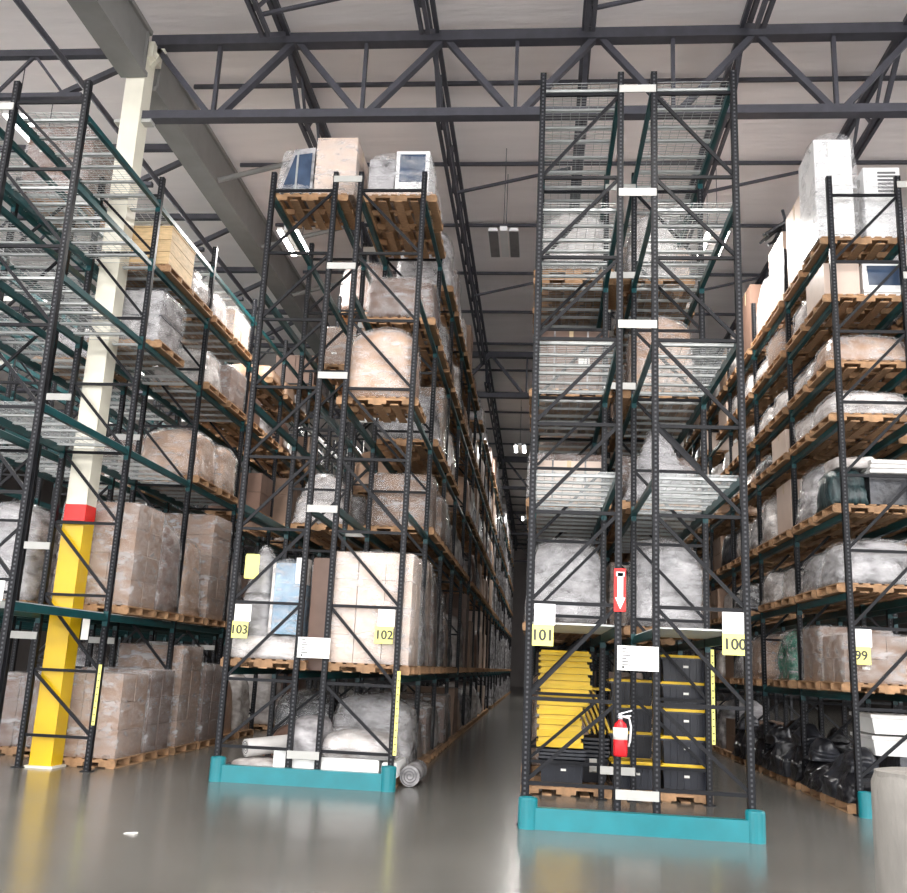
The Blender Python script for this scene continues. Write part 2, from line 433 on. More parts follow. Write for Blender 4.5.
LV = {'A': [0, 2.09, 4.45, 6.13, 7.38, 8.36], 'B': [0, 1.45, 3.7, 5.2, 6.9, 8.5], 'C': [0, 2.1, 3.83, 5.45, 7.2, 8.87],
      'D': [0, 1.5, 2.8, 3.88, 5.17, 5.95, 6.95, 7.85]}
Y0 = {'A': 10.3, 'B': 12.75, 'C': 10.55, 'D': 12.95, 'E': 12.75}
HX = {'105': -8.32, '104': -6.95, '103': -4.2, '102': -2.84, '101': -.1, '100': 1.28, '99': 4.1, '98': 5.47, '107': -12.4, '106': -11.0}
SP = [8.72, 7.3, 5.6, 3.65, .37]
rackA = build_rack('pallet_rack', 'dark double pallet rack with teal beams around the cream column, rack 104', 0, [(HX['105'], 1), (HX['104'], -1)], Y0['A'], 9, 8.78, LV['A'], [8.4, 5.2, 3.0, 1.75], .43, 3)
rackB = build_rack('pallet_rack', 'dark double pallet rack bearing the number plates 103 and 102', 0, [(HX['103'], 1), (HX['102'], -1)], Y0['B'], 22, 8.85, LV['B'], SP, .4)
rackC = build_rack('pallet_rack', 'dark double pallet rack with empty end bay bearing the number plates 101 and 100', 0, [(HX['101'], 1), (HX['100'], -1)], Y0['C'], 12, 8.97, LV['C'], SP[:3]+SP[4:], .41, 3, (2.1,))
rackD = build_rack('pallet_rack', 'dark double pallet rack bearing the number plate 99', 0, [(HX['99'], 1), (HX['98'], -1)], Y0['D'], 12, 8.87, LV['D'], SP, .3, fine=4)
rackE = build_rack('pallet_rack', 'dark double pallet rack standing beyond the rack with the cream column', 0, [(HX['107'], 1), (HX['106'], -1)], Y0['E'], 8, 8.78, LV['A'], SP, .43)
# solid pale deck sheets on the lowest level of the empty end bay of rack 101/100
for h in ('101', '100'):
    for s in (.06+.58, .06+1.17+.58):
        obj('deck_sheet', MB().box(.02, FD-.02, s-.575, s+.575, .002, .02), M['sheet'], rackC, (HX[h], 0, LV['C'][1]))

# yellow height strips and tags on posts
def strip(rack, x, y, z0, z1):
    s = obj('height_strip', MB().box(x-.022, x+.022, y-.006, y, z0, z1), M['sign_yellow'], rack)
    n = int((z1-z0)/.09)
    for i in range(n): obj('print_mark', MB().box(x-.012, x+.012, y-.0075, y-.006, z0+.04+i*.09, z0+.055+i*.09), M['ink'], s)
strip(rackA, HX['104']+FD+.02, PITCH-PD/2-.002, .6, 1.4)
strip(rackB, HX['102']+FD+.045, -PD/2-.002, .43, 1.5)
strip(rackC, HX['100']+FD+.06, PITCH-PD/2-.002, .76, 1.97)
obj('paper_tag', MB().box(HX['104']+FD-.14, HX['104']+FD-.04, PITCH-.4, PITCH-.392, 1.72, 2.0), M['paper'], rackA)

# number plates
def text_mesh(s, size):
    cu = bpy.data.curves.new('t', 'FONT'); cu.body = s; cu.size = size; cu.align_x = 'CENTER'; cu.align_y = 'CENTER'; cu.extrude = .0008
    o = bpy.data.objects.new('t', cu); COL.objects.link(o)
    dg = bpy.context.evaluated_depsgraph_get(); me = bpy.data.meshes.new_from_object(o.evaluated_get(dg))
    bpy.data.objects.remove(o)
    vs_ = [tuple(v.co) for v in me.vertices]; fs_ = [tuple(p.vertices) for p in me.polygons]; V = []; F = []
    for i, (dx, dy) in enumerate(((-.0045, 0), (.0045, 0), (0, .0035), (0, -.0035), (0, 0))):       # heavier strokes
        n0 = len(V); V += [(a+dx, b+dy, c+i*.00005) for a, b, c in vs_]; F += [tuple(q+n0 for q in f) for f in fs_]
    out = bpy.data.meshes.new('number'); out.from_pydata(V, [], F); out.update(); return out
def number_plate(num, x, y, z, shift):
    t = thing('number_plate', 'white and yellow plate reading %s on a rack post' % NW[num], 'sign', (x, y, z))
    obj('white_plate', MB().box(-.115, .115, -.004, .004, .225, .455), M['sign_white'], t)
    p = obj('yellow_plate', MB().box(-.13+shift, .12+shift, -.006, .002, 0, .228), M['sign_yellow'], t)
    me = text_mesh(num, .165); me.materials.append(M['ink'])
    obj('number', me, None, p, (shift, -.0075, .11), rot=(math.pi/2, 0, 0))
number_plate('101', HX['101']+.17, Y0['C']-.029, 1.86, -.02)
number_plate('100', HX['100']+FD-.15, Y0['C']-.029, 1.85, .01)
number_plate('103', HX['103']+.17, Y0['B']-.029, 1.84, -.03)
number_plate('102', HX['102']+FD-.17, Y0['B']-.029, 1.85, -.02)
number_plate('99', HX['99']+.13, Y0['D']-.029, 1.86, -.03)
number_plate('104', HX['104']+FD-.2, Y0['A']-.029, 1.86, -.03)

def placard(x0, x1, y, z0, z1, lab):
    t = thing('rack_placard', lab, 'sign', (x0, y, z0))
    wd, ht = x1-x0, z1-z0
    b = obj('board', MB().box(0, wd, -.004, .004, 0, ht), M['sign_white'], t)
    for i in range(6): obj('print_line', MB().box(.05, .05+.05+.02*((i*7) % 3), -.0055, -.004, ht-.04-i*.034, ht-.026-i*.034), M['inkgrey'], b)
    obj('print_block', MB().box(.05, .075, -.0055, -.004, .02, .045), M['ink'], b)
    for i in range(3): obj('print_block', MB().box(wd*.55+i*.05, wd*.55+i*.05+.03, -.0055, -.004, ht*.3, ht*.85), M['print_pale'], b)
placard(.86, 1.3, Y0['C']-.06, 1.64, 1.9, 'white load notice board above the fire extinguisher')
placard(-3.22, -2.78, Y0['B']-.06, 1.62, 1.89, 'white load notice board beside the blue wrapped panels')

# red arrow sign and extinguisher
t = thing('arrow_sign', 'red extinguisher sign with white downward arrow on a rack post', 'sign', (.885, Y0['C']-.07, 2.26))
for s in (-1, 1):
    obj('wing', MB().hexa([(0,-.03,0),(s*.065,.01,0),(s*.065,.014,0),(0,-.026,0)], [(0,-.03,.47),(s*.065,.01,.47),(s*.065,.014,.47),(0,-.026,.47)]), M['redmark'], t)
mb = MB(); mb.box(-.03, .03, -.036, -.032, .14, .42); mb.box(-.045, .045, -.036, -.032, .38, .43)
mb.hexa([(-.004,-.036,.03),(.004,-.036,.03),(.004,-.032,.03),(-.004,-.032,.03)], [(-.055,-.036,.15),(.055,-.036,.15),(.055,-.032,.15),(-.055,-.032,.15)])
obj('arrow', mb, M['sign_white'], t)
t = thing('fire_extinguisher', 'red fire extinguisher with white band hung on a rack post', 'extinguisher', (.89, Y0['C']-.14, .76))
obj('cylinder', MB().lathe([(.02,0),(.068,.0),(.075,.02),(.075,.28),(.06,.33),(.025,.36),(.022,.38)], 20), M['red'], t, smooth=True)
obj('label', MB().lathe([(.0765,.17),(.0765,.29)], 20), M['paper'], t, smooth=True)
obj('valve', MB().lathe([(.024,.37),(.03,.385),(.03,.42),(.012,.43)], 10), M['steel'], t)
mb = MB(); mb.bar((-.02,0,.425), (.12,-.02,.47), .022, .012); mb.bar((-.02,0,.40), (.11,-.02,.415), .022, .012); obj('handle', mb, M['steel'], t)
obj('hose', MB().tube([(.02,0,.4),(.09,-.01,.39),(.11,-.01,.3),(.1,0,.16),(.085,0,.1)], .011, 8), M['appl'], t, smooth=True)
obj('bracket', MB().box(-.03, .03, .07, .1, .1, .3), M['brace'], t)

# teal end guards
def end_guard(x0, x1, y, lab):
    t = thing('rack_end_guard', lab, 'barrier', (x0, y, 0), 0, 'teal rack end guards')
    wd = x1-x0
    for cx in (0, wd):
        c = MB().lathe([(.085,0),(.1,.0),(.1,.29),(.092,.305),(.07,.305),(.07,.29)], 20)
        obj('corner_post', c, M['guard'], t, (cx, .0, 0), smooth=False)
    obj('rail', MB().box(.06, wd-.06, -.06, -.045, .012, .2), M['guard'], t)
    obj('rail_lip', MB().box(.06, wd-.06, -.06, .05, .2, .212), M['guard'], t)
    obj('rail_foot', MB().box(.06, wd-.06, -.06, .06, 0, .012), M['guard'], t)
end_guard(-.06, 2.25, Y0['C']-.16, 'teal steel end guard below the yellow lids and fire extinguisher')
end_guard(-4.13, -1.87, Y0['B']-.16, 'teal steel end guard below the white foam boxes and fabric roll')
end_guard(4.13, 6.42, Y0['D']-.16, 'teal steel end guard beside the black bags on floor pallets')

# ------------------------------------------------------------------ pallets
def boxm(name, x, y, z, mat):
    me = MB().box(-x/2, x/2, -y/2, y/2, 0, z).mesh(name); me.materials.append(mat); return me
P_DX, P_DY = 1.2, 1.0
# rack orientation: stringers run along X (depth); boards run along Y
TB = boxm('top_board', .095, P_DY, .018, M['wood']); TBW = boxm('top_board', .14, P_DY, .018, M['wood']); BB = boxm('bottom_board', .12, P_DY, .018, M['wood'])
def stringer_mesh():
    mb = MB(); t = .02; L = P_DX/2
    mb.box(-L, L, -t, t, .055, .09)
    for a, b in ((-L, -.36), (-.13, .13), (.36, L)): mb.box(a, b, -t, t, 0, .056)
    me = mb.mesh('stringer'); me.materials.append(M['wood']); return me
ST = stringer_mesh()
xs_top = [-.53, -.37, -.22, -.07, .07, .22, .37, .53]; xs_bot = [-.53, -.25, 0, .25, .53]
def joined_pallet():
    mb = MB()
    for x in xs_top: mb.box(x-.047, x+.047, -P_DY/2, P_DY/2, .108, .126)
    for x in xs_bot: mb.box(x-.06, x+.06, -P_DY/2, P_DY/2, 0, .018)
    for y in (-.47, 0, .47):
        mb.box(-.6, .6, y-.02, y+.02, .073, .108)
        for a, b in ((-.6, -.36), (-.13, .13), (.36, .6)): mb.box(a, b, y-.02, y+.02, .018, .074)
    me = mb.mesh('pallet'); me.materials.append(M['wood']); return me
PALLET = joined_pallet(); PH = .126
def pallet(x, y, z, lab, near, rz=0., group='wooden pallets in the racks', sc=None):
    if not near:
        o = obj('wooden_pallet', PALLET, None, None, (x, y, z), rz)
        return tag(o, lab, 'pallet', group)
    t = thing('wooden_pallet', lab, 'pallet', (x, y, z), rz, group)
    for i, xx in enumerate(xs_top): obj('top_board', TB, None, t, (xx, 0, .108))
    for xx in xs_bot: obj('bottom_board', BB, None, t, (xx, 0, 0))
    for yy in (-.47, 0, .47): obj('stringer', ST, None, t, (0, yy, .018))
    return t

# ------------------------------------------------------------------ loads
def lump_mesh(sx, sy, sz, seed, amp=.05, taper=0., dome=.15, power=6., n=9):
    """wrapped goods: rounded box with lumps, flat bottom"""
    off = Vector((seed*3.17, seed*1.31, seed*.77)); mb = MB(); idx = {}
    def vert(i, j, k):
        key = (i, j, k)
        if key in idx: return idx[key]
        p = Vector((2*i/n-1, 2*j/n-1, 2*k/n-1))
        r = (abs(p.x)**power + abs(p.y)**power + abs(p.z)**power) ** (1/power)
        q = p / r if r > 1e-6 else p
        hz = (q.z+1)/2
        if p.z <= -.999: hz = 0; q = Vector((p.x*.97, p.y*.97, -1))
        ts = 1 - taper*hz
        x = q.x*sx/2*ts; y = q.y*sy/2*ts; z = hz*sz*(1 - dome*(q.x*q.x+q.y*q.y)/2 * (1 if hz > .5 else 0))
        v = Vector((x, y, z)); nn = noise.noise_vector(v*2.6 + off) * amp + noise.noise_vector(v*7 + off) * amp*.45
        if hz == 0: nn.z = 0; nn *= .4
        v += nn; v.z = max(v.z, 0)
        idx[key] = len(mb.v); mb.v.append(tuple(v)); return idx[key]
    for a in range(n):
        for b in range(n):
            for s in (0, n):
                q1 = [vert(s,a,b), vert(s,a+1,b), vert(s,a+1,b+1), vert(s,a,b+1)]
                q2 = [vert(a,s,b), vert(a,s,b+1), vert(a+1,s,b+1), vert(a+1,s,b)]
                q3 = [vert(a,b,s), vert(a+1,b,s), vert(a+1,b+1,s), vert(a,b+1,s)]
                for q in (q1, q2, q3): mb.f.append(tuple(q if s else q[::-1]))
    me = mb.mesh('wrapped_goods', True); return me

def band_mesh(sx, sy, sz):
    mb = MB(); e = .006
    for x in (-sx*.22, sx*.22): mb.box(x-.012, x+.012, -sy/2-e, sy/2+e, -.0, sz+e)
    return mb

LC = [0]
def load(kind, x, y, z, sx, sy, sz, lab, near, group, rz=0.):
    LC[0] += 1; seed = LC[0]
    if kind in ('cartons', 'cartons_pale', 'cartons_brown', 'cartons_bare'):
        mat = {'cartons': 'carton', 'cartons_pale': 'carton_pale', 'cartons_brown': 'carton_brown', 'cartons_bare': 'carton'}[kind]
        nx = max(2, round(sx/.45)); ny = max(2, round(sy/.5)); nz = max(1, round(sz/.36))
        cx, cy, cz = sx/nx, sy/ny, sz/nz
        if near:
            t = thing('carton_load', lab, 'cartons', (x, y, z), rz, group)
            cm = MB().box(-cx/2+.004, cx/2-.004, -cy/2+.004, cy/2-.004, 0, cz-.005).mesh('carton'); cm.materials.append(M[mat])
            for i in range(nx):
                for j in range(ny):
                    for k in range(nz):
                        if 0 < i < nx-1 and 0 < j < ny-1 and k < nz-1: continue
                        r = random.Random(seed*911+i*31+j*7+k)
                        obj('carton', cm, None, t, (-sx/2+cx*(i+.5)+r.uniform(-.006,.006), -sy/2+cy*(j+.5)+r.uniform(-.006,.006), cz*k), r.uniform(-.01,.01))
            for k in range(nz):
                if k % 2 == 0: obj('carton_label', MB().box(-.05, .05, -.002, .002, 0, .035), M['paper'], t, (-sx/2+cx*.5, -sy/2-.012, cz*(k+.55)))
            if kind != 'cartons_bare':
                obj('stretch_film', lump_mesh(sx+.07, sy+.07, sz+.035, seed, .011, 0, .02, 24., 10), M['film'], t)
            return t
        mb = MB(); r = random.Random(seed)
        for i in range(nx):
            for j in range(ny):
                for k in range(nz):
                    if 0 < i < nx-1 and 0 < j < ny-1 and k < nz-1: continue
                    dx, dy = r.uniform(-.006,.006), r.uniform(-.006,.006)
                    mb.box(-sx/2+cx*i+.004+dx, -sx/2+cx*(i+1)-.004+dx, -sy/2+cy*j+.004+dy, -sy/2+cy*(j+1)-.004+dy, cz*k, cz*(k+1)-.005)
        return tag(obj('carton_load', mb, M[mat], None, (x, y, z), rz), lab, 'cartons', group)
    if kind in ('box', 'box_brown'):
        t = thing('large_carton', lab, 'box', (x, y, z), rz, group)
        mb = MB().box(-sx/2, sx/2, -sy/2, sy/2, 0, sz)
        obj('carton', mb, M['carton_pale' if kind == 'box' else 'carton_brown'], t)
        obj('tape', MB().box(-sx/2-.003, sx/2+.003, -.03, .03, sz*.8, sz+.003), M['tape'], t)
        obj('tape', MB().box(-.03, .03, -sy/2-.003, sy/2+.003, sz*.8, sz+.003), M['tape'], t)
        obj('carton_label', MB().box(.1*sx, .1*sx+.16, -sy/2-.004, -sy/2, sz*.4, sz*.4+.11), M['paper'], t)
        if near: obj('strap', band_mesh(sx, sy, sz), M['w_grey'], t)
        return t
    if kind == 'crate':
        t = thing('wooden_crate', lab, 'crate', (x, y, z), rz, group)
        n = max(3, int(sz/.2)); h = sz/n
        for i in range(n):
            obj('plank', MB().box(-sx/2, sx/2, -sy/2, -sy/2+.02, i*h+.004, (i+1)*h-.004), M['crate'], t)
            obj('plank', MB().box(-sx/2, sx/2, sy/2-.02, sy/2, i*h+.004, (i+1)*h-.004), M['crate'], t)
            obj('plank', MB().box(-sx/2, -sx/2+.02, -sy/2+.02, sy/2-.02, i*h+.004, (i+1)*h-.004), M['crate'], t)
            obj('plank', MB().box(sx/2-.02, sx/2, -sy/2+.02, sy/2-.02, i*h+.004, (i+1)*h-.004), M['crate'], t)
        obj('lid', MB().box(-sx/2-.01, sx/2+.01, -sy/2-.01, sy/2+.01, sz, sz+.025), M['crate'], t)
        obj('floor_board', MB().box(-sx/2+.02, sx/2-.02, -sy/2+.02, sy/2-.02, 0, .02), M['crate'], t)
        for xx in (-sx*.3, sx*.3):
            obj('strap', MB().box(xx-.015, xx+.015, -sy/2-.014, -sy/2-.0, 0, sz+.03), M['ink'], t)
        return t
    if kind == 'appliance':
        t = thing('wrapped_appliance', lab, 'appliance', (x, y, z), rz, group)
        obj('cabinet', MB().box(-sx*.45, sx*.45, -sy*.45, sy*.45, .03, sz*.97), M['appl'], t)
        obj('door', MB().box(-sx*.38, sx*.05, -sy*.45-.015, -sy*.45, .1, sz*.9), M['screen'], t)
        obj('door', MB().box(sx*.09, sx*.4, -sy*.45-.015, -sy*.45, .1, sz*.9), M['carton_pale'], t)
        obj('stretch_film', lump_mesh(sx, sy, sz, seed, .02, .0, .05, 12., 10), M['film'], t)
        return t
    if kind == 'bins':
        t = thing('wrapped_bins', lab, 'bins', (x, y, z), rz, group)
        n = max(1, round(sz/.34)); h = sz/n
        for i in range(n):
            obj('bin', MB().frust(-sx*.47, sx*.47, -sy*.47, sy*.47, i*h, (i+1)*h-.03, .03), M['w_grey'], t)
            obj('bin_rim', MB().box(-sx*.49, sx*.49, -sy*.49, sy*.49, (i+1)*h-.03, (i+1)*h), M['w_dark'], t)
        obj('stretch_film', lump_mesh(sx+.03, sy+.03, sz+.02, seed, .015, 0, .03, 20., 9), M['film'], t)
        return t
    # wrapped goods
    mats = {'white': 'w_white', 'grey': 'w_grey', 'dark': 'w_dark', 'tan': 'w_tan', 'brown': 'w_brown', 'blue': 'w_blue', 'green': 'w_green', 'teal': 'w_teal', 'tent': 'w_grey', 'cone': 'w_white'}
    tp = {'tent': .7, 'cone': .35}.get(kind, .06 + .12*((seed*37) % 10)/10)
    me = lump_mesh(sx, sy, sz, seed, .05 if kind not in ('tan', 'brown') else .03, tp, .22, 7. if kind not in ('tan', 'brown') else 12., 9 if near else 7)
    if near:
        t = thing('wrapped_load', lab, 'wrapped load', (x, y, z), rz, group)
        obj('wrapped_goods', me, M[mats[kind]], t)
        obj('stretch_film', lump_mesh(sx+.06, sy+.06, sz+.035, seed, .05 if kind not in ('tan', 'brown') else .03, tp, .22, 7. if kind not in ('tan', 'brown') else 12., 9), M['film'], t)
        return t
    return tag(obj('wrapped_load', me, M[mats[kind]], None, (x, y, z), rz), lab, 'wrapped load', group)

DESC = {'cartons': 'tan cartons in clear film', 'cartons_pale': 'pale cartons in clear film', 'cartons_brown': 'brown cartons in clear film', 'cartons_bare': 'unwrapped tan cartons',
        'box': 'large pale carton', 'box_brown': 'large brown carton', 'crate': 'plank crate', 'appliance': 'film-wrapped white appliance', 'bins': 'stacked grey bins in film',
        'white': 'white film-wrapped goods', 'grey': 'grey film-wrapped goods', 'dark': 'dark film-wrapped goods', 'tan': 'tan wrapped goods', 'brown': 'brown wrapped goods', 'blue': 'blue film-wrapped panels',
        'green': 'green film-wrapped goods', 'teal': 'dark green wrapped bundle', 'tent': 'tent-shaped grey film-wrapped goods', 'cone': 'white wrapped goods tapering upward'}

def slot(rk, h, k, lv, s, kind, sz=None, sx=None, sy=None, near=None, dy=0., dx=0., npal=1, rz=0.):
    zs = LV[rk]; z = zs[lv] + ((.02 if rk in 'AC' else .003) if lv else 0.)
    yc = Y0[rk] + k*PITCH + PW/2 + .02 + .56 + s*1.19 + dy
    xc = HX[h] + FD/2 + dx
    cap = (zs[lv+1] - z - .2 if lv+1 < len(zs) else 1.5) - PH*npal
    sz = min(sz or 9, cap) if sz else cap*rnd.uniform(.55, .95)
    sx = sx or rnd.uniform(.98, 1.16); sy = sy or rnd.uniform(.86, 1.0)
    if near is None: near = k <= 2
    where = '%s level of rack %s, %s bay, %s slot' % (ordn[lv], NW[h], ordn[min(k, 11)], ordn[s]) if lv else 'floor of rack %s, %s bay, %s slot' % (NW[h], ordn[min(k, 11)], ordn[s])
    for i in range(npal):
        pl = ('wooden pallet, ' if npal == 1 else 'wooden pallet %s of the pile, ' % ordn[i]) + where
        pallet(xc, yc, z + i*(PH+.001), pl, near, rz)
    if kind:
        load(kind, xc, yc, z + PH*npal + .001*npal + .001, sx, sy, sz, DESC[kind] + ', ' + where, near, 'pallet loads in rack ' + h, rz)

done = set()
def put(rk, h, k, lv, s, kind, **kw):
    done.add((h, k, lv, s))
    if kind != 'none': slot(rk, h, k, lv, s, kind, **kw)

# --- rack 104 (around the column) ; first bay empty
for lv in range(6):
    for s in (0, 1): done.add(('104', 0, lv, s)); done.add(('105', 0, lv, s))
put('A', '104', 1, 0, 0, 'cartons', sz=1.15, sx=1.12, sy=.9, dy=.29, dx=.08)
put('A', '104', 1, 0, 1, 'cartons_brown', sz=1.2, sx=1.12, sy=.9, dy=.1, dx=.08)
put('A', '104', 2, 0, 0, 'cartons', sz=1.6, sx=1.12, sy=.9, dy=.05, dx=.08)
put('A', '104', 2, 0, 1, 'cartons_brown', sz=1.3, sx=1.12, sy=.9, dy=.0, dx=.08)
put('A', '104', 1, 1, 0, 'cartons', sz=1.5, sx=1.15, sy=.95, dy=.29)
put('A', '104', 1, 1, 1, 'brown', sz=1.48, sx=1.15, sy=.95, dy=.1)
put('A', '104', 1, 2, 0, 'none'); put('A', '104', 1, 2, 1, 'none')
put('A', '104', 1, 3, 0, 'bins', sz=.85, sx=1.1, sy=.95, dy=.29)
put('A', '104', 1, 3, 1, 'none')
put('A', '104', 2, 3, 0, 'white', sz=.75)
put('A', '104', 1, 4, 0, 'crate', sz=.62, sx=1.12, sy=1.0, dy=.29)
put('A', '104', 1, 4, 1, 'white', sz=.5, dy=.1)
put('A', '104', 2, 4, 0, 'white', sz=.6)
put('A', '104', 2, 4, 1, 'cartons_pale', sz=.6)
for k in (1, 2, 3, 4):
    for s in (0, 1): put('A', '104', k, 5, s, 'none')
# --- rack 103
put('B', '103', 0, 1, 0, 'white', sz=.34, sx=1.1, sy=.95, dy=-.05)
put('B', '103', 0, 1, 1, 'brown', sz=1.5, sx=.55, sy=.9, dx=.27)
for lv in (0, 2, 3, 4):
    put('B', '103', 0, lv, 0, 'none'); put('B', '103', 0, lv, 1, 'none')
put('B', '103', 0, 5, 0, 'none')
put('B', '103', 0, 5, 1, 'none')
put('B', '103', 1, 2, 0, 'cone', sz=.9)
put('B', '103', 1, 3, 0, 'none'); put('B', '103', 1, 3, 1, 'none'); put('B', '103', 1, 4, 0, 'none'); put('B', '103', 1, 4, 1, 'cartons')
put('B', '103', 1, 5, 0, 'none'); put('B', '103', 1, 5, 1, 'none')
# --- rack 102
put('B', '102', 0, 1, 0, 'cartons_pale', sz=1.5, sx=1.14, sy=.98, dy=-.06, dx=.06)
put('B', '102', 0, 1, 1, 'grey', sz=1.4, dx=.06)
put('B', '102', 0, 3, 0, 'tan', sz=1.15, sx=1.0, sy=.95, dy=-.05, npal=1, dx=-.03)
put('B', '102', 0, 3, 1, 'none')
put('B', '102', 0, 2, 0, 'none'); put('B', '102', 0, 2, 1, 'none'); put('B', '102', 0, 4, 0, 'none')
put('B', '102', 0, 4, 1, 'brown')
put('B', '102', 0, 5, 0, 'none'); put('B', '102', 0, 0, 0, 'none'); put('B', '102', 0, 0, 1, 'none')
# --- racks 101 / 100 : first bay empty
for h in ('101', '100'):
    for lv in range(6):
        for s in (0, 1): done.add((h, 0, lv, s))
for h in ('101', '100'):
    for k in range(1, 6):
        for s in (0, 1): done.add((h, k, 5, s))
put('C', '101', 1, 4, 0, 'white', sz=1.05, sx=1.1, sy=.98, npal=2, dx=.02)
put('C', '100', 1, 4, 0, 'white', sz=1.15, sx=.7, sy=.9, dx=-.18)
put('C', '101', 1, 3, 0, 'box_brown', sz=.9, sx=1.1, sy=.95)
put('C', '100', 1, 3, 0, 'tan', sz=1.25, sx=.95, sy=.95, dx=-.06)
put('C', '101', 1, 2, 0, 'box', sz=.55, sx=1.05)
put('C', '100', 1, 2, 0, 'tent', sz=1.2, sx=1.05, sy=1.0, dx=-.1)
put('C', '101', 1, 1, 0, 'grey', sz=1.2, sx=1.1)
put('C', '100', 1, 1, 0, 'grey', sz=1.25, sx=1.0)
for h in ('101', '100'):
    for s in (0, 1): done.add((h, 1, 0, s))
# --- rack 99
put('D', '99', 0, 7, 0, 'none'); put('D', '99', 0, 7, 1, 'box', sz=1.5, sx=1.0, sy=1.0)
put('D', '99', 1, 7, 0, 'box', sz=1.3); put('D', '99', 1, 7, 1, 'white', sz=1.2); put('D', '99', 2, 7, 0, 'box_brown', sz=1.4); put('D', '99', 2, 7, 1, 'white', sz=1.1); put('D', '99', 3, 7, 0, 'tan', sz=1.2); put('D', '99', 3, 7, 1, 'white', sz=1.0)
put('D', '99', 0, 6, 0, 'none'); put('D', '99', 0, 6, 1, 'white', sz=.6)
put('D', '99', 0, 5, 0, 'tan', sz=.45, sx=1.1, sy=.95); put('D', '99', 0, 5, 1, 'white', sz=.5)
put('D', '99', 0, 4, 0, 'white', sz=.36, sx=1.14, sy=.98); put('D', '99', 0, 4, 1, 'white', sz=.4)
put('D', '99', 0, 3, 0, 'none'); put('D', '99', 0, 3, 1, 'grey', sz=.9)
put('D', '99', 0, 2, 0, 'grey', sz=.62, sx=1.15, sy=1.0); put('D', '99', 0, 2, 1, 'grey', sz=.6)
put('D', '99', 0, 1, 0, 'cartons', sz=.62, sx=1.1, sy=.95, dy=.0); put('D', '99', 0, 1, 1, 'cartons', sz=.78, sx=1.0, sy=.95)
put('D', '99', 1, 1, 0, 'green', sz=.85, sx=1.1, sy=.95, dx=-.06); put('D', '99', 1, 1, 1, 'none')
for k in (0, 1, 2):
    for s in (0, 1): put('D', '99', k, 0, s, None, near=True)

# --- everything else: filled by chance
def fill(rk, h, k0, k1, prob, kinds):
    for k in range(k0, k1):
        for lv in range(len(LV[rk])):
            for s in (0, 1):
                if (h, k, lv, s) in done: continue
                if rnd.random() > prob: continue
                slot(rk, h, k, lv, s, rnd.choice(kinds))
mix = ['cartons', 'cartons_brown', 'white', 'grey', 'tan', 'brown', 'grey', 'white', 'dark', 'cartons_pale']
fill('A', '104', 1, 6, .85, ['cartons', 'cartons_brown', 'brown', 'white', 'grey', 'tan'])
fill('A', '105', 1, 3, .35, ['grey', 'dark', 'cartons_brown'])
fill('B', '103', 0, 4, .55, ['cartons', 'grey', 'brown', 'dark', 'tan'])
fill('B', '102', 0, 10, .85, mix)
fill('C', '101', 1, 4, .8, mix)
fill('C', '100', 1, 6, .85, mix)
fill('D', '99', 0, 7, .88, ['white', 'white', 'tan', 'grey', 'cartons', 'grey', 'box', 'dark'])
fill('D', '98', 0, 2, .6, ['dark', 'brown', 'grey'])
# distant pallet loads of rack 102 as one mass
mbp = MB(); mbl = MB()
for k in range(10, 22):
    for lv in range(6):
        for s in (0, 1):
            if rnd.random() > .85: continue
            z = LV['B'][lv]; y = Y0['B'] + k*PITCH + .6 + s*1.19; x = HX['102'] + FD/2
            for xx in xs_top: mbp.box(x+xx-.047, x+xx+.047, y-.5, y+.5, z+.108, z+.126)
            mbp.box(x-.6, x+.6, y-.02, y+.02, z, z+.108)
            cap = (LV['B'][lv+1]-z-.35) if lv < 5 else 1.3
            hgt = cap*rnd.uniform(.5, .95)
            mbl.frust(x-.55, x+.55, y-.46, y+.46, z+.127, z+.127+hgt, rnd.uniform(-.03,.03))
stuff(tag(obj('distant_pallets', mbp, M['wood']), 'distant wooden pallets deep in rack 102', 'pallets'))
stuff(tag(obj('distant_pallet_loads', mbl, M['w_grey']), 'distant wrapped pallet loads deep in rack 102', 'pallet loads'))

#@@DETAILS
# ------------------------------------------------------------------ totes and lids in racks 101 / 100
def tote_body_mesh(w_, d_, h_):
    mb = MB(); mb.frust(-w_/2+.02, w_/2-.02, -d_/2+.02, d_/2-.02, 0, h_-.03, .03)
    n = 7
    for i in range(n):
        x = -w_/2+.05 + (w_-.1)*i/(n-1)
        for s in (-1, 1): mb.hexa([(x-.012, s*(d_/2-.045)-.008, .02), (x+.012, s*(d_/2-.045)-.008, .02), (x+.012, s*(d_/2-.045)+.008, .02), (x-.012, s*(d_/2-.045)+.008, .02)],
                                  [(x-.012, s*(d_/2-.018)-.008, h_-.05), (x+.012, s*(d_/2-.018)-.008, h_-.05), (x+.012, s*(d_/2-.018)+.008, h_-.05), (x-.012, s*(d_/2-.018)+.008, h_-.05)])
    mb.box(-w_/2, w_/2, -d_/2, d_/2, h_-.045, h_-.02)
    me = mb.mesh('tote_body'); me.materials.append(M['black']); return me
def lid_mesh(w_, d_, h_):
    mb = MB(); mb.box(-w_/2, w_/2, -d_/2, d_/2, 0, h_*.55); mb.frust(-w_/2+.03, w_/2-.03, -d_/2+.03, d_/2-.03, h_*.55, h_, -.004)
    for x in (-w_*.28, 0, w_*.28): mb.box(x-.05, x+.05, -d_/2-.008, -d_/2, h_*.05, h_*.4)
    me = mb.mesh('tote_lid'); me.materials.append(M['yellow']); return me
TW, TD, TH = .62, .5, .335
TBODY = tote_body_mesh(TW, TD, TH); TLID = lid_mesh(TW+.02, TD+.02, .035)
